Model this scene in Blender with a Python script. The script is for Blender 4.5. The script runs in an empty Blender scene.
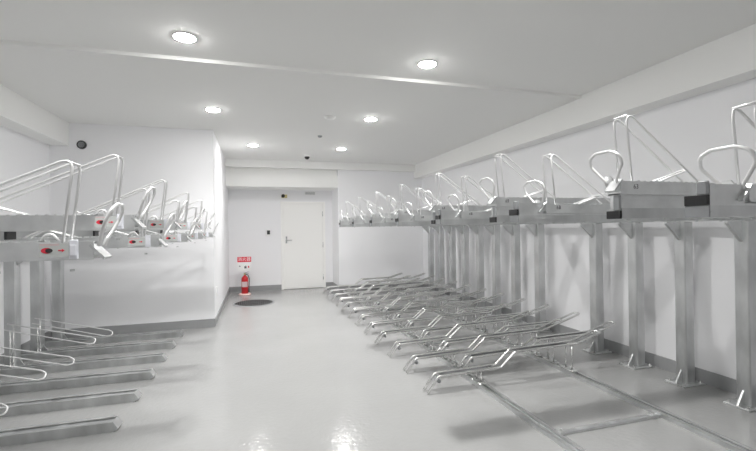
import bpy, math, random
from mathutils import Vector, Matrix
random.seed(7)
SC = bpy.context.scene
COL = SC.collection

# ------------------------------------------------------------------ materials
def mat(name, col, rough=.5, metal=0., var=0., vscale=8., bump=0., bscale=60., rvar=0., emit=None, stretch=None, spec=None):
    m = bpy.data.materials.new(name); m.use_nodes = True
    nt = m.node_tree; b = nt.nodes['Principled BSDF']
    b.inputs['Base Color'].default_value = (*col, 1)
    b.inputs['Roughness'].default_value = rough
    b.inputs['Metallic'].default_value = metal
    if spec is not None: b.inputs['Specular IOR Level'].default_value = spec
    co = nt.nodes.new('ShaderNodeTexCoord'); mp = nt.nodes.new('ShaderNodeMapping')
    nt.links.new(co.outputs['Object'], mp.inputs[0])
    if stretch: mp.inputs['Scale'].default_value = stretch
    if var or rvar:
        n = nt.nodes.new('ShaderNodeTexNoise'); n.inputs['Scale'].default_value = vscale; n.inputs['Detail'].default_value = 5
        nt.links.new(mp.outputs[0], n.inputs['Vector'])
        if var:
            r = nt.nodes.new('ShaderNodeMapRange')
            r.inputs['From Min'].default_value = .3; r.inputs['From Max'].default_value = .7
            r.inputs['To Min'].default_value = 1 - var; r.inputs['To Max'].default_value = 1 + var
            nt.links.new(n.outputs['Fac'], r.inputs['Value'])
            v = nt.nodes.new('ShaderNodeVectorMath'); v.operation = 'SCALE'
            v.inputs[0].default_value = col; nt.links.new(r.outputs[0], v.inputs['Scale'])
            nt.links.new(v.outputs[0], b.inputs['Base Color'])
        if rvar:
            r = nt.nodes.new('ShaderNodeMapRange')
            r.inputs['From Min'].default_value = .3; r.inputs['From Max'].default_value = .7
            r.inputs['To Min'].default_value = max(.02, rough - rvar); r.inputs['To Max'].default_value = rough + rvar
            nt.links.new(n.outputs['Fac'], r.inputs['Value']); nt.links.new(r.outputs[0], b.inputs['Roughness'])
    if bump:
        n2 = nt.nodes.new('ShaderNodeTexNoise'); n2.inputs['Scale'].default_value = bscale; n2.inputs['Detail'].default_value = 3
        nt.links.new(mp.outputs[0], n2.inputs['Vector'])
        bp = nt.nodes.new('ShaderNodeBump'); bp.inputs['Strength'].default_value = bump; bp.inputs['Distance'].default_value = .01
        nt.links.new(n2.outputs['Fac'], bp.inputs['Height']); nt.links.new(bp.outputs[0], b.inputs['Normal'])
    if emit:
        b.inputs['Emission Color'].default_value = (*emit[0], 1); b.inputs['Emission Strength'].default_value = emit[1]
    return m

M = dict(
    floor=mat('epoxy_floor', (.335,.337,.333), .12, var=.03, vscale=1.6, bump=.20, bscale=30, rvar=.03),
    wall=mat('white_wall_paint', (.88, .88, .895), .75, bump=.05, bscale=90),
    ceil=mat('white_ceiling_paint', (.84, .84, .825), .8, bump=.04, bscale=70),
    trim=mat('white_soffit_paint', (.87, .87, .855), .75, bump=.04, bscale=70),
    base=mat('grey_baseboard_vinyl', (.33, .335, .34), .45, var=.04),
    door=mat('white_door_paint', (.93, .925, .905), .4),
    galv=mat('galvanised_steel', (.64, .65, .65), .42, 1., var=.20, vscale=7, rvar=.1, stretch=(1, 1, .4)),
    galv2=mat('galvanised_tray_steel', (.74, .75, .75), .38, 1., var=.10, vscale=11, rvar=.08),
    shade_steel=mat('dark_shade_steel', (.36, .365, .37), .5, 1., var=.15, vscale=9, rvar=.1),  # darkened steel, shade put into the colour of the added strips
    tube=mat('zinc_plated_tube', (.80, .80, .79), .25, 1., var=.06, vscale=20),
    rod=mat('pale_coated_rod', (.80, .80, .80), .32, .35),
    black=mat('black_plastic', (.02, .02, .021), .45),
    dark=mat('dark_rubber', (.07, .07, .07), .6),
    plast=mat('pale_grey_plastic', (.80, .81, .86), .4),
    white=mat('white_plastic', (.86, .86, .85), .4),
    grey=mat('grey_plastic', (.33, .34, .35), .45),
    red=mat('red_enamel', (.50, .012, .018), .3),
    sred=mat('red_print', (.72, .03, .06), .5),
    pink=mat('pale_pink_plastic', (.85, .62, .58), .5),
    label=mat('pale_label', (.56, .58, .565), .45),
    pinkl=mat('pale_pink_label', (.64, .52, .52), .5),
    ink=mat('black_print', (.03, .03, .03), .5),
    inkg=mat('grey_print', (.12, .12, .13), .5),
    iron=mat('dark_cast_iron', (.055, .057, .058), .5, .3, var=.3, vscale=30, bump=.3, bscale=120),
    brass=mat('pale_brass', (.55, .48, .25), .35, 1.),
    chrome=mat('brushed_chrome', (.75, .75, .75), .25, 1.),
    lens=mat('lamp_lens', (1, 1, 1), .5, emit=((1, .99, .975), 100.)),
)

# ------------------------------------------------------------------ mesh building
class MB:
    def __init__(s): s.v = []; s.f = []; s.m = []; s.sm = []; s.mats = []
    def mi(s, m):
        if m not in s.mats: s.mats.append(m)
        return s.mats.index(m)
    def add(s, vs, fs, m, smooth=False):
        o = len(s.v); i = s.mi(m)
        s.v += [tuple(v) for v in vs]
        for f in fs: s.f.append([o + k for k in f]); s.m.append(i); s.sm.append(smooth)
        return s
    def box(s, x0, x1, y0, y1, z0, z1, m, bev=0.):
        if bev <= 0:
            vs = [(x, y, z) for z in (z0, z1) for y in (y0, y1) for x in (x0, x1)]
            return s.add(vs, [(0, 2, 3, 1), (4, 5, 7, 6), (0, 1, 5, 4), (2, 6, 7, 3), (0, 4, 6, 2), (1, 3, 7, 5)], m)
        # box chamfered along z edges and top/bottom rims
        b = min(bev, (x1 - x0) * .45, (y1 - y0) * .45, (z1 - z0) * .45)
        def ring(i, z): # inset i
            return [(x0 + b + i, y0 + i, z), (x1 - b - i, y0 + i, z), (x1 - i, y0 + b + i, z), (x1 - i, y1 - b - i, z),
                    (x1 - b - i, y1 - i, z), (x0 + b + i, y1 - i, z), (x0 + i, y1 - b - i, z), (x0 + i, y0 + b + i, z)]
        c = b * .5
        rs = [ring(c, z0), ring(0, z0 + c), ring(0, z1 - c), ring(c, z1)]
        vs = sum(rs, []); fs = []
        for k in range(3):
            for j in range(8): fs.append((k * 8 + j, k * 8 + (j + 1) % 8, k * 8 + 8 + (j + 1) % 8, k * 8 + 8 + j))
        fs.append(tuple(range(7, -1, -1))); fs.append(tuple(range(24, 32)))
        return s.add(vs, fs, m)
    def prism(s, poly, axis, a0, a1, m):   # poly: 2-D list in the two other axes (in xyz order)
        n = len(poly)
        def P(p, a):
            return (a, p[0], p[1]) if axis == 0 else (p[0], a, p[1]) if axis == 1 else (p[0], p[1], a)
        vs = [P(p, a0) for p in poly] + [P(p, a1) for p in poly]
        fs = [(i, (i + 1) % n, n + (i + 1) % n, n + i) for i in range(n)] + [tuple(range(n - 1, -1, -1)), tuple(range(n, 2 * n))]
        return s.add(vs, fs, m)
    def lathe(s, prof, c, m, n=24, smooth=True, axis='z'):
        vs = []; fs = []
        for r, h in prof:
            for k in range(n):
                a = 2 * math.pi * k / n; p = (r * math.cos(a), r * math.sin(a), h)
                if axis == 'y': p = (p[0], p[2], p[1])
                if axis == 'x': p = (p[2], p[0], p[1])
                vs.append((c[0] + p[0], c[1] + p[1], c[2] + p[2]))
        for i in range(len(prof) - 1):
            for k in range(n): fs.append((i * n + k, i * n + (k + 1) % n, (i + 1) * n + (k + 1) % n, (i + 1) * n + k))
        fs.append(tuple(range(n - 1, -1, -1))); fs.append(tuple(range((len(prof) - 1) * n, len(prof) * n)))
        return s.add(vs, fs, m, smooth)
    def tube(s, pts, r, m, fil=0., n=8, closed=False):
        P = fillet([Vector(p) for p in pts], fil, closed)
        N = len(P); vs = []; fs = []; up = None
        for i in range(N):
            a = P[(i - 1) % N] if (closed or i > 0) else P[i]; b = P[(i + 1) % N] if (closed or i < N - 1) else P[i]
            t = (b - a).normalized()
            if up is None:
                up = Vector((0, 0, 1)) if abs(t.z) < .9 else Vector((0, 1, 0))
            up = (up - t * up.dot(t))
            up = up.normalized() if up.length > 1e-6 else t.orthogonal().normalized()
            w = t.cross(up)
            for k in range(n):
                an = 2 * math.pi * k / n
                vs.append(P[i] + (up * math.cos(an) + w * math.sin(an)) * r)
        for i in range(N if closed else N - 1):
            j = (i + 1) % N; off = 0
            if closed and j == 0:   # match the twist of the last ring
                d = [(vs[i * n] - vs[k]).length for k in range(n)]; off = d.index(min(d))
            for k in range(n):
                fs.append((i * n + k, j * n + (k + off) % n, j * n + (k + 1 + off) % n, i * n + (k + 1) % n))
        if not closed: fs.append(tuple(range(n))); fs.append(tuple(range(N * n - 1, (N - 1) * n - 1, -1)))
        return s.add(vs, fs, m, True)
    def mesh(s, name, mirror=False):
        me = bpy.data.meshes.new(name)
        v = [(-x, y, z) for x, y, z in s.v] if mirror else s.v
        me.from_pydata(v, [], s.f)
        for m in s.mats: me.materials.append(m)
        me.polygons.foreach_set('material_index', s.m); me.polygons.foreach_set('use_smooth', s.sm)
        me.update()
        import bmesh
        bm = bmesh.new(); bm.from_mesh(me); bmesh.ops.recalc_face_normals(bm, faces=bm.faces); bm.to_mesh(me); bm.free()
        return me
    def build(s, name, parent=None, mirror=False, loc=None):
        o = bpy.data.objects.new(name, s.mesh(name, mirror)); COL.objects.link(o)
        if parent is not None: o.parent = parent
        if loc: o.location = loc
        return o

def fillet(P, r, closed):
    if r <= 0: return P
    out = []; N = len(P)
    for i in range(N):
        if not closed and i in (0, N - 1): out.append(P[i]); continue
        a, b, c = P[(i - 1) % N], P[i], P[(i + 1) % N]
        u = a - b; w = c - b; lu, lw = u.length, w.length
        if lu < 1e-6 or lw < 1e-6: continue
        u /= lu; w /= lw
        ang = u.angle(w)
        if ang > math.radians(174): out.append(b); continue
        d = min(r / math.tan(ang / 2), lu * .48, lw * .48)
        p0, p1 = b + u * d, b + w * d
        K = 6
        for k in range(K + 1):
            t = k / K; out.append(p0 * (1 - t) ** 2 + b * 2 * t * (1 - t) + p1 * t * t)
    return out

def text_mesh(name, body, size, m, mtx, parent=None, extrude=.0006):
    cu = bpy.data.curves.new(name, 'FONT'); cu.body = body; cu.size = size; cu.align_x = 'CENTER'; cu.align_y = 'CENTER'; cu.extrude = extrude
    cu.resolution_u = 2
    t = bpy.data.objects.new(name + '_source', cu); COL.objects.link(t)
    bpy.context.view_layer.update()
    me = bpy.data.meshes.new_from_object(t.evaluated_get(bpy.context.evaluated_depsgraph_get()))
    bpy.data.objects.remove(t); bpy.data.curves.remove(cu)
    me.transform(mtx); me.materials.clear(); me.materials.append(m)
    o = bpy.data.objects.new(name, me); COL.objects.link(o)
    if parent is not None: o.parent = parent
    return o

def thing(name, loc, label, cat, group=None):
    o = bpy.data.objects.new(name, None); COL.objects.link(o); o.location = loc; o.empty_display_size = .1
    return tag(o, label, cat, group)
def tag(o, label, cat, group=None):
    o['label'] = label; o['category'] = cat
    if group: o['group'] = group
    return o
def struct(o): o['kind'] = 'structure'; return o
def copy_tree(o, parent=None):
    c = o.copy(); COL.objects.link(c)
    if parent is not None: c.parent = parent
    for ch in list(o.children): copy_tree(ch, c)
    return c
ORD = ['nearest', 'second', 'third', 'fourth', 'fifth', 'sixth', 'seventh', 'eighth', 'ninth', 'tenth', 'eleventh', 'twelfth',
       'thirteenth', 'fourteenth', 'fifteenth', 'sixteenth', 'seventeenth', 'eighteenth']
def nth(i): return ORD[i] if i == 0 else ORD[i] + ' nearest'

# ------------------------------------------------------------------ room (metres; depth along +Y, camera above the origin)
XL, XR = -2.55, 3.71
Y0, YB, YD, YC = -1.4, 8.90, 9.65, 6.32     # wall behind camera, back wall, door wall, face of the projecting block
XB, XJ = -.575, 1.73                         # side face of the block, start of the back wall right of the door
ZN, ZF, YS = 2.83, 2.80, 3.77                # ceiling near / far, the step between them

struct(MB().box(XL - .2, XR + .2, Y0 - .2, YD + .2, -.15, 0, M['floor']).build('floor'))
c = MB().prism([(Y0 - .2, ZN), (YS, ZN), (YS, ZF), (YD + .2, ZF), (YD + .2, 3.0), (Y0 - .2, 3.0)], 0, XL - .2, XR + .2, M['ceil'])
struct(c.build('ceiling'))
struct(MB().box(XL - .2, XL, Y0, YC, 0, 3, M['wall']).build('wall_left'))
struct(MB().box(XR, XR + .2, Y0, YB, 0, 3, M['wall']).build('wall_right'))
struct(MB().box(XL - .2, XR + .2, Y0 - .2, Y0, 0, 3, M['wall']).build('wall_front'))
struct(MB().box(XL - .2, XB, YC, YD + .2, 0, 3, M['wall']).build('wall_corner'))
struct(MB().box(XB, XJ, YD, YD + .2, 0, 3, M['wall']).build('wall_door'))
struct(MB().box(XJ, XR + .2, YB, YD + .2, 0, 3, M['wall']).build('wall_back'))
# soffits and beams
struct(MB().box(3.50, XR, Y0, YB, 2.50, 2.90, M['trim'], 0).build('trim_1'))
struct(MB().box(XL, -2.33, Y0, YC, 2.50, 2.90, M['trim'], 0).build('trim_2'))
struct(MB().box(XB, 3.50, 8.78, YB, 2.65, 2.86, M['trim']).box(XB, XJ, 9.02, YD, 2.531, 2.86, M['trim']).box(XB, XJ, YB, 9.02, 2.66, 2.86, M['trim']).build('trim_3'))
struct(MB().box(XB, XJ, 8.93, YD, 2.265, 2.53, M['trim']).build('trim_4'))
# baseboards
BH, BT = .115, .012
struct(MB().box(XL, XL + BT, Y0, YC, 0, BH, M['base']).build('baseboard_left'))
struct(MB().box(XR - BT, XR, Y0, YB, 0, BH, M['base']).build('baseboard_right'))
struct(MB().box(XL + BT, XB + BT, YC - BT, YC, 0, BH, M['base']).box(XB, XB + BT, YC, YD - BT, 0, BH, M['base']).build('baseboard_corner'))
struct(MB().box(XB + BT, .545, YD - BT, YD, 0, BH, M['base']).box(1.555, XJ, YD - BT, YD, 0, BH, M['base'])
       .box(XJ - BT, XJ, YB, YD - BT, 0, BH, M['base']).build('baseboard_door'))
struct(MB().box(XJ - BT, XR - BT, YB - BT, YB, 0, BH, M['base']).build('baseboard_back'))

# door
d = MB()
d.box(.58, 1.52, YD - .012, YD, 0.004, 1.985, M['door'])
door = struct(d.build('door_1'))
f = MB()
f.box(.545, .60, YD - .035, YD, 0, 2.0, M['door'], .006); f.box(1.50, 1.555, YD - .035, YD, 0, 2.0, M['door'], .006)
f.box(.60, 1.50, YD - .035, YD, 1.955, 2.0, M['door'], .006)
f.build('door_frame', door)
lf = MB().box(.608, 1.492, YD - .028, YD - .012, .012, 1.948, M['door'], .004).build('door_leaf', door)
h = MB().box(.645, .685, YD - .036, YD - .028, 1.05, 1.21, M['chrome'], .004)
h.tube([(.665, YD - .034, 1.12), (.665, YD - .085, 1.12), (.785, YD - .085, 1.12)], .010, M['chrome'], .012)
h.lathe([(.014, -.006), (.014, .004)], (.665, YD - .038, 1.18), M['grey'], 12, axis='y')
h.build('door_handle', door)
for z in (.25, 1.0, 1.72): MB().lathe([(.009, -.06), (.009, .06)], (1.497, YD - .036, z), M['chrome'], 10).build('hinge', door)

# ------------------------------------------------------------------ ceiling lamps
def lamp(loc, label, grp):
    r = thing('downlight', loc, label, 'ceiling light', grp)
    MB().lathe([(.078, -.0055), (.085, -.0065), (.088, -.001), (.088, 0)], (0, 0, 0), M['white'], 32).build('trim_ring', r)
    MB().lathe([(.002, -.018), (.03, -.0172), (.052, -.0145), (.068, -.010), (.076, -.006), (.078, 0)], (0, 0, 0), M['lens'], 32).build('lens', r)
    L = bpy.data.lights.new('bulb', 'SPOT'); L.energy = 46; L.spot_size = math.radians(130); L.spot_blend = 1.; L.shadow_soft_size = .04
    L.color = (1, .99, .975)
    b = bpy.data.objects.new('bulb', L); COL.objects.link(b); b.parent = r; b.location = (0, 0, -.022)
    return r
G = 'recessed downlights in the white ceiling'
lamp((-.497, 3.38, ZN), 'bright round downlight at the near left of the ceiling, largest one', G)
lamp((1.478, 3.39, ZN), 'bright round downlight at the near right of the ceiling, before the step', G)
lamp((-.47, 5.23, ZF), 'middle-row ceiling downlight on the left, near the projecting wall', G)
lamp((1.455, 5.20, ZF), 'middle-row ceiling downlight on the right, beside the smoke detector', G)
lamp((-.03, 7.28, ZF), 'far-row ceiling downlight on the left, above the fire extinguisher end', G)
lamp((1.48, 7.28, ZF), 'far-row ceiling downlight on the right, in front of the door wall', G)
G2 = 'downlights behind the photographer'
lamp((-.50, 1.5, ZN), 'round ceiling downlight overhead on the left, outside the picture', G2)
lamp((1.495, 1.5, ZN), 'round ceiling downlight overhead on the right, outside the picture', G2)

# ------------------------------------------------------------------ ceiling and wall fittings
r = thing('smoke_detector', (.92, 5.22, ZF), 'flat white round smoke detector on the ceiling between the lamps', 'smoke detector')
MB().lathe([(.035, -.034), (.055, -.028), (.062, -.012), (.075, -.010), (.078, 0)], (0, 0, 0), M['white'], 28).build('body', r)
r = thing('ceiling_sensor', (.96, 6.33, ZF), 'tiny grey ceiling sensor between smoke detector and dome camera', 'sensor')
MB().lathe([(.012, -.026), (.028, -.02), (.032, -.006), (.04, 0)], (0, 0, 0), M['grey'], 20).build('body', r)
r = thing('ceiling_camera', (.962, 8.03, ZF), 'small white dome security camera with a black bubble on the ceiling', 'security camera')
MB().lathe([(.058, -.035), (.066, -.03), (.07, 0)], (0, 0, 0), M['white'], 24).build('base', r)
MB().lathe([(.004, -.088), (.025, -.082), (.042, -.066), (.049, -.045), (.049, -.033)], (0, 0, 0), M['black'], 24).build('dome', r)

r = thing('wall_vent', (-2.185, YC, 2.52), 'dark round vent cap high on the left wall face', 'vent')
MB().lathe([(.056, 0), (.056, -.02), (.050, -.028), (.042, -.028), (.040, -.018), (.002, -.018)], (0, 0, 0), M['iron'], 28, axis='y').build('rim', r)
v = MB()
for k in range(-3, 4):
    w = math.sqrt(.040 ** 2 - (k * .011) ** 2); v.box(-w, w, -.026, -.019, k * .011 - .003, k * .011 + .003, M['grey'])
v.build('louvre', r)

r = thing('wall_switch', (.262, YD, 1.29), 'small white wall switch with a dark button left of the door', 'switch')
MB().box(-.055, .05, -.022, 0, -.07, .07, M['white'], .006).build('cover', r)
MB().box(-.022, .042, -.034, -.022, -.03, .058, M['iron'], .006).build('rocker', r)
r = thing('wall_socket', (XB, 6.645, .46), 'small pale socket plate low on the side of the projecting wall', 'socket')
MB().box(0, .012, -.04, .04, -.065, .065, M['white'], .003).build('plate', r)
MB().box(.012, .0145, -.022, .022, -.045, .045, M['plast'], .001).build('outlet_face', r)
r = thing('emergency_sensor', (.624, YD + .002, 2.13), 'small black sensor with yellowish base above the door top left corner', 'sensor')
MB().box(-.06, .07, -.02, 0, -.045, .03, M['brass'], .006).build('base', r)
MB().lathe([(.034, -.06), (.04, -.045), (.04, -.02), (.03, 0)], (-.02, 0, .0), M['black'], 20, axis='y').build('lens', r)
r = thing('door_plate', (1.215, YD, 2.195), 'dark narrow grille plate on the wall above the door', 'grille')
MB().box(-.125, .125, -.018, 0, -.035, .035, M['white'], .005).build('frame', r)
g = MB()
for k in range(4): g.box(-.11, .11, -.022, -.017, -.024 + k * .014, -.017 + k * .014, M['grey'])
g.build('slat_panel', r)

# ------------------------------------------------------------------ fire extinguisher on its stand, with the sign
EX = (-.234, 9.15, 0)
r = thing('fire_extinguisher', (EX[0], EX[1], .035), 'red fire extinguisher with black hose standing on a round base by the far wall', 'fire extinguisher')
r.scale = (.9, .9, .86)
MB().lathe([(.070, 0), (.078, .01), (.078, .35), (.070, .385), (.045, .415), (.024, .43), (.024, .45)], (0, 0, 0), M['red'], 28).build('cylinder', r)
vv = MB().lathe([(.02, .45), (.022, .455), (.022, .485), (.012, .49)], (0, 0, 0), M['brass'], 16)
vv.build('valve', r)
hh = MB().prism([(-.012, .485), (.09, .52), (.095, .532), (-.015, .50)], 1, -.010, .010, M['grey'])
hh.prism([(-.012, .468), (.085, .475), (.085, .487), (-.012, .482)], 1, -.010, .010, M['grey'])
hh.build('lever', r)
MB().tube([(.018, -.012, .468), (.075, -.04, .45), (.1, -.05, .36), (.096, -.05, .2), (.088, -.04, .12)], .009, M['dark'], .04).build('hose', r)
MB().lathe([(.0125, .03), (.018, .05), (.012, .13)], (.088, -.04, 0), M['dark'], 12).build('nozzle', r)
lb = MB()
K = 10
vs = []; 
for k in range(K + 1):
    a = math.radians(-150 + 110 * k / K)
    for z in (.16, .29): vs.append((.0788 * math.cos(a), .0788 * math.sin(a), z))
lb.add(vs, [(2 * k, 2 * k + 2, 2 * k + 3, 2 * k + 1) for k in range(K)], M['pinkl'], True)
lb.build('instruction_label', r)

r = thing('extinguisher_stand', EX, 'pale pink round extinguisher stand with pole and red and white sign', 'stand')
MB().lathe([(.115, 0), (.125, .004), (.125, .02), (.11, .034), (.085, .034)], (0, 0, 0), M['pink'], 32).build('base', r)
MB().tube([(-.02, .108, .02), (-.02, .108, .60), (-.02, .108, .80)], .008, M['white']).build('pole', r)
sg = MB().box(-.15, .13, .088, .098, .685, .795, M['sred'], .004); sgo = sg.build('sign', r)
TX = Matrix.Rotation(math.radians(90), 4, 'X')
def facing(x, y, z): return Matrix.Translation((x, y, z)) @ TX          # text lying in XZ, read from -Y
for k, ch in enumerate('消火器'):
    text_mesh('lettering', ch, .085, M['white'], facing(-.098 + k * .088, .0872, .742), sgo)
bd = MB().box(-.15, .13, .078, .098, .50, .675, M['white'], .004); bdo = bd.build('board', r)
pm = MB()
pm.lathe([(.014, 0), (.014, -.001)], (-.10, .0778, .60), M['inkg'], 14, axis='y')
pm.box(-.107, -.093, .0868, .0878, .55, .583, M['inkg'])
pm.prism([(-.01, .55), (.035, .55), (.035, .592), (.018, .615), (.008, .592), (-.01, .602)], 1, .0768, .0778, M['inkg'])
pm.prism([(.065, .56), (.09, .56), (.09, .595), (.077, .61), (.065, .595)], 1, .0768, .0778, M['sred'])
pm.build('pictogram', bdo)

# manhole cover
r = thing('manhole_cover', (-.05, 8.09, 0), 'dark round cast iron manhole cover set in the grey floor', 'manhole cover')
MB().lathe([(.37, 0), (.37, .004), (.35, .007), (.345, .007)], (0, 0, 0), M['grey'], 56, smooth=False).build('rim', r)
mc = MB().lathe([(.345, 0), (.345, .008), (.34, .009), (.01, .009)], (0, 0, 0), M['iron'], 56, smooth=False)
for i in range(-9, 10):
    for j in range(-9, 10):
        x, y = i * .034, j * .034
        if x * x + y * y < .095 and x * x + y * y > .004: mc.box(x - .009, x + .009, y - .009, y + .009, .008, .0125, M['iron'])
mc.build('lid', r)
MB().lathe([(.045, .008), (.045, .012), (.002, .012)], (0, 0, 0), M['iron'], 24, smooth=False).build('lifting_key_cap', r)

# ------------------------------------------------------------------ upper rack units
def handle_mesh(mb, zt, w=.085, hgt=.14, lean=.42):
    # bulb-shaped pull loop at the aisle end (x = 0), leaning out
    shape = [(-.030, -.005), (-.032, .018), (-.052, .042), (-w, .085), (-w * .93, .122), (-w * .45, hgt), (w * .45, hgt), (w * .93, .122), (w, .085), (.052, .042), (.032, .018), (.030, -.005)]
    mb.tube([(-.012 - lean * max(0, h), y, zt + h) for y, h in shape], .0062, M['rod'], .03, 10)

def make_unit(name, side, zt, zb, arm_x0, arm_z0, L, stack, lean, hoop_h, hoop_run, label, grp):
    """one upper tray unit. local x runs from the aisle end (0) towards the wall; zt/zb tray top and bottom."""
    root = thing(name, (0, 0, 0), label, 'bike rack', grp)
    mir = side < 0
    W = .0375
    t = MB()
    t.box(0, L, -W, -W + .004, zb, zt, M['galv2']); t.box(0, L, W - .004, W, zb, zt, M['galv2'])
    t.box(0, L, -W + .004, W - .004, zb + .006, zb + .012, M['galv2'])
    t.box(0, L, -W - .004, -W, zb, zb + .005, M['galv2']); t.box(0, L, W, W + .004, zb, zb + .005, M['galv2'])
    t.box(0, L, -W + .004, -W + .013, zt - .003, zt, M['galv2']); t.box(0, L, W - .013, W - .004, zt - .003, zt, M['galv2'])
    x = .10
    while x < L - .03:                      # grip teeth along the channel
        t.box(x, x + .012, -W + .004, W - .004, zb + .02, zt + .004, M['galv2']); x += .036
    tray = t.build('tray', root, mir)
    RA = L - .06                                # the arms stop at the rail over the posts
    if stack:
        s = MB().box(.008, L, -.029, .029, arm_z0 + .045, zb, M['galv2'])
        s.box(.012, L, -.033, -.029, zb - .022, zb - .016, M['galv2'])
        sr = s.build('slide_rail', root, mir)
        MB().box(-.006, .008, -.036, .004, arm_z0 + .034, zb - .002, M['grey'], .006).build('rail_cap', sr, mir)
    az1 = arm_z0 + .045 if stack else zb
    cz0, cz1 = arm_z0 - .002, arm_z0 + .033
    if side > 0 and not stack:                  # lower units: the slide rail is drawn out past the tray
        s = MB().box(arm_x0 + .01, -.014, -.033, .033, zb - .012, zb + .022, M['galv2'])
        s.box(arm_x0 + .01, -.014, -.033, .0, zb + .022, zt + .006, M['galv2'])
        sr = s.build('slide_rail', root, mir)
        MB().box(arm_x0 - .004, arm_x0 + .010, -.036, .003, zb + .022, zt + .016, M['grey'], .008).build('rail_cap', sr, mir)
        az1 = zb - .012; cz0, cz1 = zb - .011, zb + .022
    if side < 0: cz0, cz1 = arm_z0 + .002, az1 - .002
    a = MB().box(arm_x0 + .004, RA, -W, W, arm_z0, az1, M['galv'])
    if cz0 > arm_z0 + .01: a.box(arm_x0 - .002, arm_x0 + .004, -W, W, arm_z0, cz0, M['grey'])
    a.box(arm_x0 + .004, RA, -W - .003, -W, arm_z0 + .016, arm_z0 + .020, M['galv'])
    x = .08
    while x < L - .1:
        a.lathe([(.008, -.008), (.008, 0)], (x, 0, arm_z0), M['galv'], 8, smooth=False); x += .22
    arm = a.build('support_arm', root, mir)
    MB().box(arm_x0 - .008, arm_x0 + .004, -W, W, cz0, cz1, M['black'], .002).build('end_cap', arm, mir)
    # wheel hoop
    g = .034; hb = .066 if side > 0 else .095; ht = hb - lean; zz = zt - .004; xe = ht + hoop_run
    hp = MB()
    for y in (-g, g):
        hp.tube([(hb, y, zz), (ht, y, zt + hoop_h), (xe, y, zt + .012), (xe + .02, y, zz)], .0048, M['rod'], .03, 10)
    hp.tube([(ht + .006, -g, zt + hoop_h - .022), (ht + .006, g, zt + hoop_h - .022)], .0048, M['rod'])
    hp.build('wheel_hoop', root, mir)
    b = MB()
    bx = xe - .24
    b.tube([(bx, -.02, zz), (xe - .03, -.02, zt + .062), (xe - .03, .02, zt + .062), (bx, .02, zz)], .004, M['rod'], .015)
    b.build('wheel_brace', root, mir)
    if side < 0:
        c_ = MB()                                # small curved wheel stop beside the hoop legs
        c_.tube([(hb + .080, 0, zz), (hb + .068, 0, zt + .022), (hb + .045, 0, zt + .028), (hb + .022, 0, zz)], .0055, M['rod'], .02)
        c_.build('wheel_stop', root, mir)
    # handle with its plate
    hd = MB(); hz = zt - .012
    handle_mesh(hd, hz, *((.085, .14, .36) if side > 0 else (.072, .145, .42)))
    hdo = hd.build('pull_handle', root, mir)
    p = MB()
    if side > 0:
        p.prism([(-.048, zt - .044), (-.044, zt - .050), (.002, zt + .002), (-.003, zt + .008)], 1, -.048, .006, M['galv'])
        p.prism([(y, zt + z) for y, z in ((.000, -.03), (.046, -.03), (.046, .012), (.036, .026), (.010, .026), (.000, .012))], 0, -.012, -.004, M['galv2'])
    else:
        p.prism([(-.034, zt - .058), (-.030, zt - .066), (.016, zt - .016), (.010, zt - .010)], 1, -.040, .040, M['galv'])
    p.build('handle_plate', hdo, mir)
    return root, tray, hdo

# --- right-hand row (unit k: Y = .99 + .495 k, even ones low, odd ones high)
GR = 'upper tier bike racks along the right wall'
LR = 2.02
lowR, ltray, _ = make_unit('upper_bike_rack', 1, 1.500, 1.449, -.18, 1.400, LR, False, .03, .30, .42, '', GR)
highR, htray, _ = make_unit('upper_bike_rack', 1, 1.574, 1.513, 0., 1.408, LR, True, .03, .315, .42, '', GR)
NR = 14
for k in range(NR):
    src = highR if k % 2 else lowR
    o = src if k < 2 else copy_tree(src)
    y = .99 + .495 * k
    o.location = (1.55, y, 0)
    o['label'] = '%s upper bike rack on the right, %s tray with tall wheel hoop' % (nth(k), 'raised' if k % 2 else 'lower')
    tr = [c for c in o.children if c.name.startswith('tray')][0]
    zc = 1.545 if k % 2 else 1.476
    text_mesh('number_label', str(62 + k), .030, M['inkg'], facing(.085, -.0378, zc + .004), tr, .0004)

# --- left-hand row (Y = 1.74 + .52 k, even ones low)
GL = 'upper tier bike racks along the left wall'
LL = 1.85
def stickers(tray, zb, zt, W=.0375):
    s = MB(); y = -W
    zc = (zb + zt) / 2 + .002
    def P(x0, x1, z0, z1, m, d): s.box(-x1, -x0, y - d, y, z0, z1, m)
    P(.072, .165, zb + .012, zt - .006, M['label'], .0006)
    P(.105, .162, zt - .014, zt - .007, M['pinkl'], .0008)
    n = 18
    def ell(cx, rx, rz, m, d):
        pts = [(-cx + rx * math.cos(2 * math.pi * i / n), zc + rz * math.sin(2 * math.pi * i / n)) for i in range(n)]
        s.prism(pts, 1, y - d, y, m)
    ell(.142, .017, .010, M['sred'], .0010); ell(.135, .011, .008, M['ink'], .0013)
    pts = [(-.108, zc - .002), (-.097, zc - .002), (-.097, zc - .006), (-.088, zc), (-.097, zc + .006), (-.097, zc + .002), (-.108, zc + .002)]
    s.prism(pts, 1, y - .0010, y, M['sred'])
    so = s.build('instruction_sticker', tray)
    cl = MB().box(-.074, -.046, y - .008, y, zb + .004, zt + .006, M['plast'], .003)
    cl.box(-.070, -.050, y - .011, y - .007, zb + .016, zt - .012, M['plast'], .002)
    cl.build('clip', tray)
lowL, lt, _ = make_unit('upper_bike_rack', -1, 1.345, 1.280, .51, 1.245, LL, False, .035, .30, .60, '', GL)
stickers(lt, 1.280, 1.345)
highL, ht_, _ = make_unit('upper_bike_rack', -1, 1.455, 1.385, .51, 1.345, LL, False, .035, .30, .60, '', GL)
stickers(ht_, 1.385, 1.455)
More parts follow.
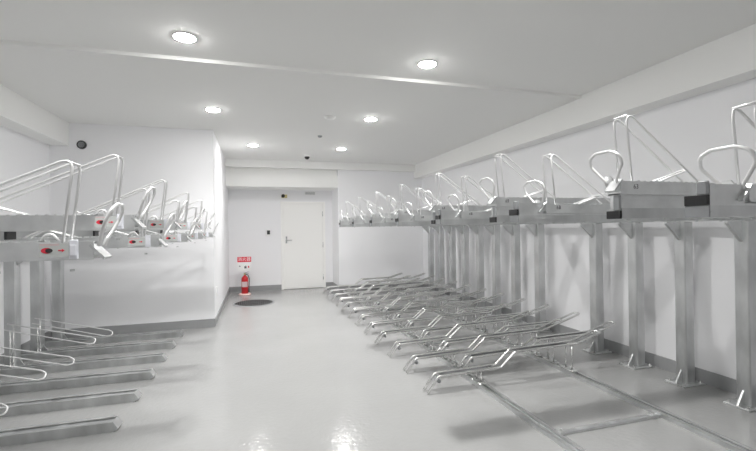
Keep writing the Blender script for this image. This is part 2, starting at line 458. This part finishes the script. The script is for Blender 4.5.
MB().box(-LL, -LL + .09, -.03, .03, 1.245, 1.345, M['galv']).build('riser', highL)
NL = 9
for k in range(NL):
    src = highL if k % 2 else lowL
    o = src if k < 2 else copy_tree(src)
    o.location = (-.555, 1.74 + .52 * k, 0)
    o['label'] = '%s upper bike rack on the left, %s tray with red-marked sticker' % (nth(k), 'raised' if k % 2 else 'lower')

# ------------------------------------------------------------------ posts and the rails that carry the upper racks
def make_post(side, H, label, grp):
    root = thing('rack_post', (0, 0, 0), label, 'post', grp)
    mir = side < 0
    MB().box(-.05, .05, -.05, .05, .012, H, M['galv'], .008).build('column', root, mir)
    b = MB().box(-.13, .11, -.09, .09, 0, .012, M['galv'], .004)
    b.build('base_plate', root, mir)
    MB().prism([(-.05, .012), (-.115, .012), (-.05, .12)], 1, -.006, .006, M['galv2']).build('gusset', root, mir)
    for x, y in ((-.105, -.065), (-.105, .065), (.085, -.065), (.085, .065)):
        bo = MB().lathe([(.011, .012), (.011, .022), (.007, .022), (.007, .032)], (x, y, 0), M['tube'], 8, smooth=False)
        bo.build('anchor_bolt', root, mir)
    MB().prism([(-.05, H), (-.20, H), (-.20, H - .015), (-.05, H - .16)], 1, -.012, .012, M['galv2']).build('bracket', root, mir)
    return root
HP = 1.398
p0 = make_post(1, HP, '', 'galvanised posts along the right wall')
ys = [1.23, 1.725, 2.22, 2.695, 3.17, 3.66, 4.60, 5.12, 5.62, 6.10, 6.60, 7.10, 7.60, 8.10]
vis = 0
for i, y in enumerate(ys):
    o = p0 if i == 0 else copy_tree(p0)
    o.location = (3.56, y, 0)
    if i < 2: o['label'] = 'galvanised steel post by the right wall, outside the picture, %s the camera' % ('beside' if i == 0 else 'just past')
    else: o['label'] = '%s galvanised steel post bolted to the floor along the right wall' % nth(i - 2)
rr = MB().box(3.512, 3.57, .80, 8.25, HP, 1.440, M['galv'])
o = rr.build('support_rail'); tag(o, 'long galvanised rail on top of the right-hand posts, under the trays', 'rail')
HL = 1.205
p1 = make_post(-1, HL, '', 'galvanised posts along the left wall')
ysl = [1.56, 2.56, 3.55, 4.54, 5.04, 5.54, 6.05]
names = ['galvanised post by the left wall, nearest the camera and outside the picture', 'second nearest galvanised post by the left wall, outside the picture', 'third nearest galvanised post by the left wall, outside the picture',
         'fourth nearest galvanised post by the left wall, just outside the picture', 'wide galvanised post at the left picture edge under the left racks',
         'galvanised post under the left racks, middle of three in view', 'farthest galvanised post under the left racks, next to the projecting wall']
for i, y in enumerate(ysl):
    o = p1 if i == 0 else copy_tree(p1)
    o.location = (-2.36, y, 0); o['label'] = names[i]
o = MB().box(-2.40, -2.32, 1.40, 6.20, HL, HL + .04, M['galv']).build('support_rail')
tag(o, 'long galvanised rail on top of the left-hand posts, under the trays', 'rail')

# ------------------------------------------------------------------ floor track and sliding floor racks on the right
XF, XK = 1.84, 2.785
r = thing('floor_track', (XF, 1.0, 0), 'pair of long galvanised floor rails with tie bars on the right', 'floor rail')
def rail(x):
    b = MB(); b.box(x - .034, x + .034, 0, 7.85, 0, .005, M['galv2'])
    for s in (-1, 1):
        xx = x + s * .0315; b.box(xx - .0025, xx + .0025, 0, 7.85, .005, .034, M['galv2'])
        b.box(min(xx, xx - s * .022), max(xx, xx - s * .022), 0, 7.85, .031, .034, M['galv2'])
    return b
for x in (0, XK - XF): rail(x).build('rail', r)
for yy in (1.29, 3.5, 5.6, 7.7):
    t = MB().box(.034, XK - XF - .034, yy - .018, yy + .018, .0, .018, M['galv2'], .003); to = t.build('tie_bar', r)
    bb = MB()
    for x in (.075, XK - XF - .075):
        bb.box(x - .03, x + .03, yy - .022, yy + .022, .018, .023, M['galv2']); bb.lathe([(.009, .023), (.009, .034)], (x, yy, 0), M['tube'], 8, smooth=False)
    bb.build('bolt_bracket', to)

GS = 'sliding floor racks of bent tube on the right'
def make_slide(dx, dz, carr):
    """bent tube cradle; local x = 0 at the front tip; carr = x of the front and rear carriage"""
    root = thing('floor_bike_rack', (0, 0, 0), '', 'bike rack', GS)
    prof = [(0, .009 + dz), (.098, .135 + dz * .8), (.690, .150 + dz * .8), (.835, .270), (1.50, .283), (1.775, .362)]
    g = .043
    def zat(x):
        for (a, za), (b, zb_) in zip(prof, prof[1:]):
            if a <= x <= b: return za + (zb_ - za) * (x - a) / (b - a)
    t = MB()
    pts = [(x, -g, z) for x, z in prof] + [(x, g, z) for x, z in reversed(prof)]
    t.tube(pts, .0105, M['tube'], .034, 10)
    t.build('tube_frame', root)
    # cross plates between the tubes
    for x in (.60, .90, 1.44): MB().box(x - .012, x + .012, -g, g, zat(x) - .012, zat(x) - .004, M['tube']).build('cross_strap', root)
    for xa, xb in ((.13, .64), (.87, 1.47)):      # dark strips added between the tubes to imitate and deepen the shade
        gt = MB(); za, zb_ = zat(xa) - .010, zat(xb) - .010
        gt.prism([(xa, za), (xb, zb_), (xb, zb_ - .004), (xa, za - .004)], 1, -.027, .027, M['shade_steel'])
        for q in (-1, 1): gt.prism([(xa, za + .008), (xb, zb_ + .008), (xb, zb_ - .004), (xa, za - .004)], 1, min(q * .027, q * .031), max(q * .027, q * .031), M['shade_steel'])
        gt.build('shade_strip', root)
    d = MB().tube([(.105, -g + .006, .095 + dz), (.105, g - .006, .095 + dz)], .017, M['grey'], 0, 12)
    d.tube([(.105, 0, .095 + dz), (.112, 0, .138 + dz)], .006, M['grey'])
    d.build('rubber_stop', root)
    for i, x in enumerate(carr):
        z1 = zat(x) if zat(x) else prof[0][1]
        k = MB().box(x - .032, x + .032, -.085, .085, .0345, .046, M['tube'], .004)
        k.box(x - .045, x + .045, -.03, .03, .046, .050, M['galv2'], .002)
        if z1 > .08:
            for y in (-g + .004, g - .004): k.tube([(x, y, .046), (x, y, z1 - .004)], .0075, M['tube'])
        else: k.box(x - .02, x + .02, -.036, .036, .050, .056, M['tube'])
        k.build('carriage', root)
    return root
A0 = make_slide(0, 0, (XF - 1.345, XK - 1.345))
B0 = make_slide(0, .052, (XF - 1.787, XK - 1.787))
for k in range(12):
    a = A0 if k == 0 else copy_tree(A0); a.location = (1.345, 3.205 + .5 * k, 0)
    a['label'] = '%s bent tube floor rack in the row reaching further into the aisle' % nth(k)
for k in range(11):
    b = B0 if k == 0 else copy_tree(B0); b.location = (1.787, 3.45 + .5 * k, 0)
    b['label'] = '%s bent tube floor rack in the row set back towards the right wall' % nth(k)

# ------------------------------------------------------------------ fixed wheel channels on the left
GC = 'floor wheel channels on the left'
def make_channel(guide_z):
    root = thing('wheel_channel', (0, 0, 0), '', 'bike rack', GC)
    L = 1.60; W = .052; H = .068                # local x from the aisle end (0) towards the wall (negative)
    c = MB()
    c.box(-L, -.03, -W, W, 0, .006, M['galv']); c.box(-L, -.03, -W + .004, W - .004, H - .012, H - .008, M['galv2'])
    for s in (-1, 1):
        y0, y1 = (s * W, s * (W - .004)); y0, y1 = min(y0, y1), max(y0, y1)
        c.prism([(-L, .006), (-.012, .006), (0, .018), (-.03, H), (-L, H)], 1, y0, y1, M['galv'])
        a, b = s * (W - .004), s * (W - .018)
        c.box(-L, -.03, min(a, b), max(a, b), H - .004, H, M['galv'])
    c.prism([(-.012, .006), (0, .018), (-.03, H), (-.034, H), (-.006, .018)], 1, -W + .004, W - .004, M['galv2'])
    c.build('channel', root)
    g = .028; x0 = -.655
    zw = guide_z + .20
    t = MB()
    dz = .045                                   # near rod runs lower than the far one
    pts = [(x0 - .75, -g, zw - dz), (x0 - .04, -g, guide_z - dz), (x0, -g * .6, guide_z - dz * .9), (x0, g * .6, guide_z - .01), (x0 - .04, g, guide_z + .012), (x0 - .75, g, zw)]
    t.tube(pts, .006, M['rod'], .028, 10)
    t.build('wheel_guide', root)
    for x in (x0 - .70,):
        z1 = guide_z + .012 + (zw - guide_z - .012) * (x0 - .04 - x) / .71
        s = MB()
        s.tube([(x, -g, .006), (x, -g, z1 - dz - .006)], .006, M['tube']); s.tube([(x, g, .006), (x, g, z1)], .006, M['tube'])
        s.box(x - .006, x + .006, -g, g, .10, .112, M['tube'])
        s.build('guide_leg', root)
    return root
Clow, Chigh = make_channel(.238), make_channel(.288)
nm = ['steel wheel channel on the left floor, mostly below the picture, nearest the viewer', 'lowest steel wheel channel seen whole at the bottom left of the floor',
      'second full wheel channel up from the bottom left, with raised guide', 'third full wheel channel up from the bottom left, with low guide',
      'wheel channel on the left, third from the far wall, with raised guide', 'wheel channel on the left, second from the far wall, with low guide', 'farthest wheel channel on the left, next to the wall baseboard']
for k in range(7):
    src = Chigh if k % 2 == 0 else Clow
    o = src if k < 2 else copy_tree(src)
    o.location = (-.925, 2.78 + .52 * k, 0); o['label'] = nm[k]
    if k == 6:
        for ch in list(o.children):
            if ch.name.startswith('guide_leg') or ch.name.startswith('wheel_guide'): bpy.data.objects.remove(ch)
r = thing('rubber_stopper', (-2.40, 6.24, 0), 'small black rubber stopper on the floor in the far left corner', 'stopper')
MB().lathe([(.04, 0), (.042, .01), (.036, .085), (.028, .1), (.004, .102)], (0, 0, 0), M['black'], 20).build('body', r)

# ------------------------------------------------------------------ world, camera, view
w = bpy.data.worlds.new('room_air'); SC.world = w; w.use_nodes = True
w.node_tree.nodes['Background'].inputs[0].default_value = (.9, .92, 1, 1); w.node_tree.nodes['Background'].inputs[1].default_value = .0
FPX, YAW, PIT, ROL, CH = 413.5, math.radians(16.46), math.radians(.30), math.radians(-.73), 1.38
cy, sy, cp, sp = math.cos(YAW), math.sin(YAW), math.cos(PIT), math.sin(PIT)
F = Vector((sy * cp, cy * cp, sp)); R0 = Vector((cy, -sy, 0)); U0 = R0.cross(F)
R = R0 * math.cos(ROL) + U0 * math.sin(ROL); U = U0 * math.cos(ROL) - R0 * math.sin(ROL)
cam = bpy.data.cameras.new('camera'); cam.sensor_fit = 'HORIZONTAL'; cam.sensor_width = 36; cam.lens = FPX / 756 * 36; cam.clip_start = .05
co = bpy.data.objects.new('camera', cam); COL.objects.link(co)
co.matrix_world = Matrix(((R.x, U.x, -F.x, 0), (R.y, U.y, -F.y, 0), (R.z, U.z, -F.z, CH), (0, 0, 0, 1)))
SC.camera = co
SC.view_settings.view_transform = 'Standard'; SC.view_settings.look = 'None'; SC.view_settings.gamma = 1
SC.view_settings.use_curve_mapping = False
SC.view_settings.exposure = 1.38
try:
    SC.cycles.use_denoising = True; SC.cycles.max_bounces = 14; SC.cycles.diffuse_bounces = 10; SC.cycles.sample_clamp_indirect = 6
except Exception: pass
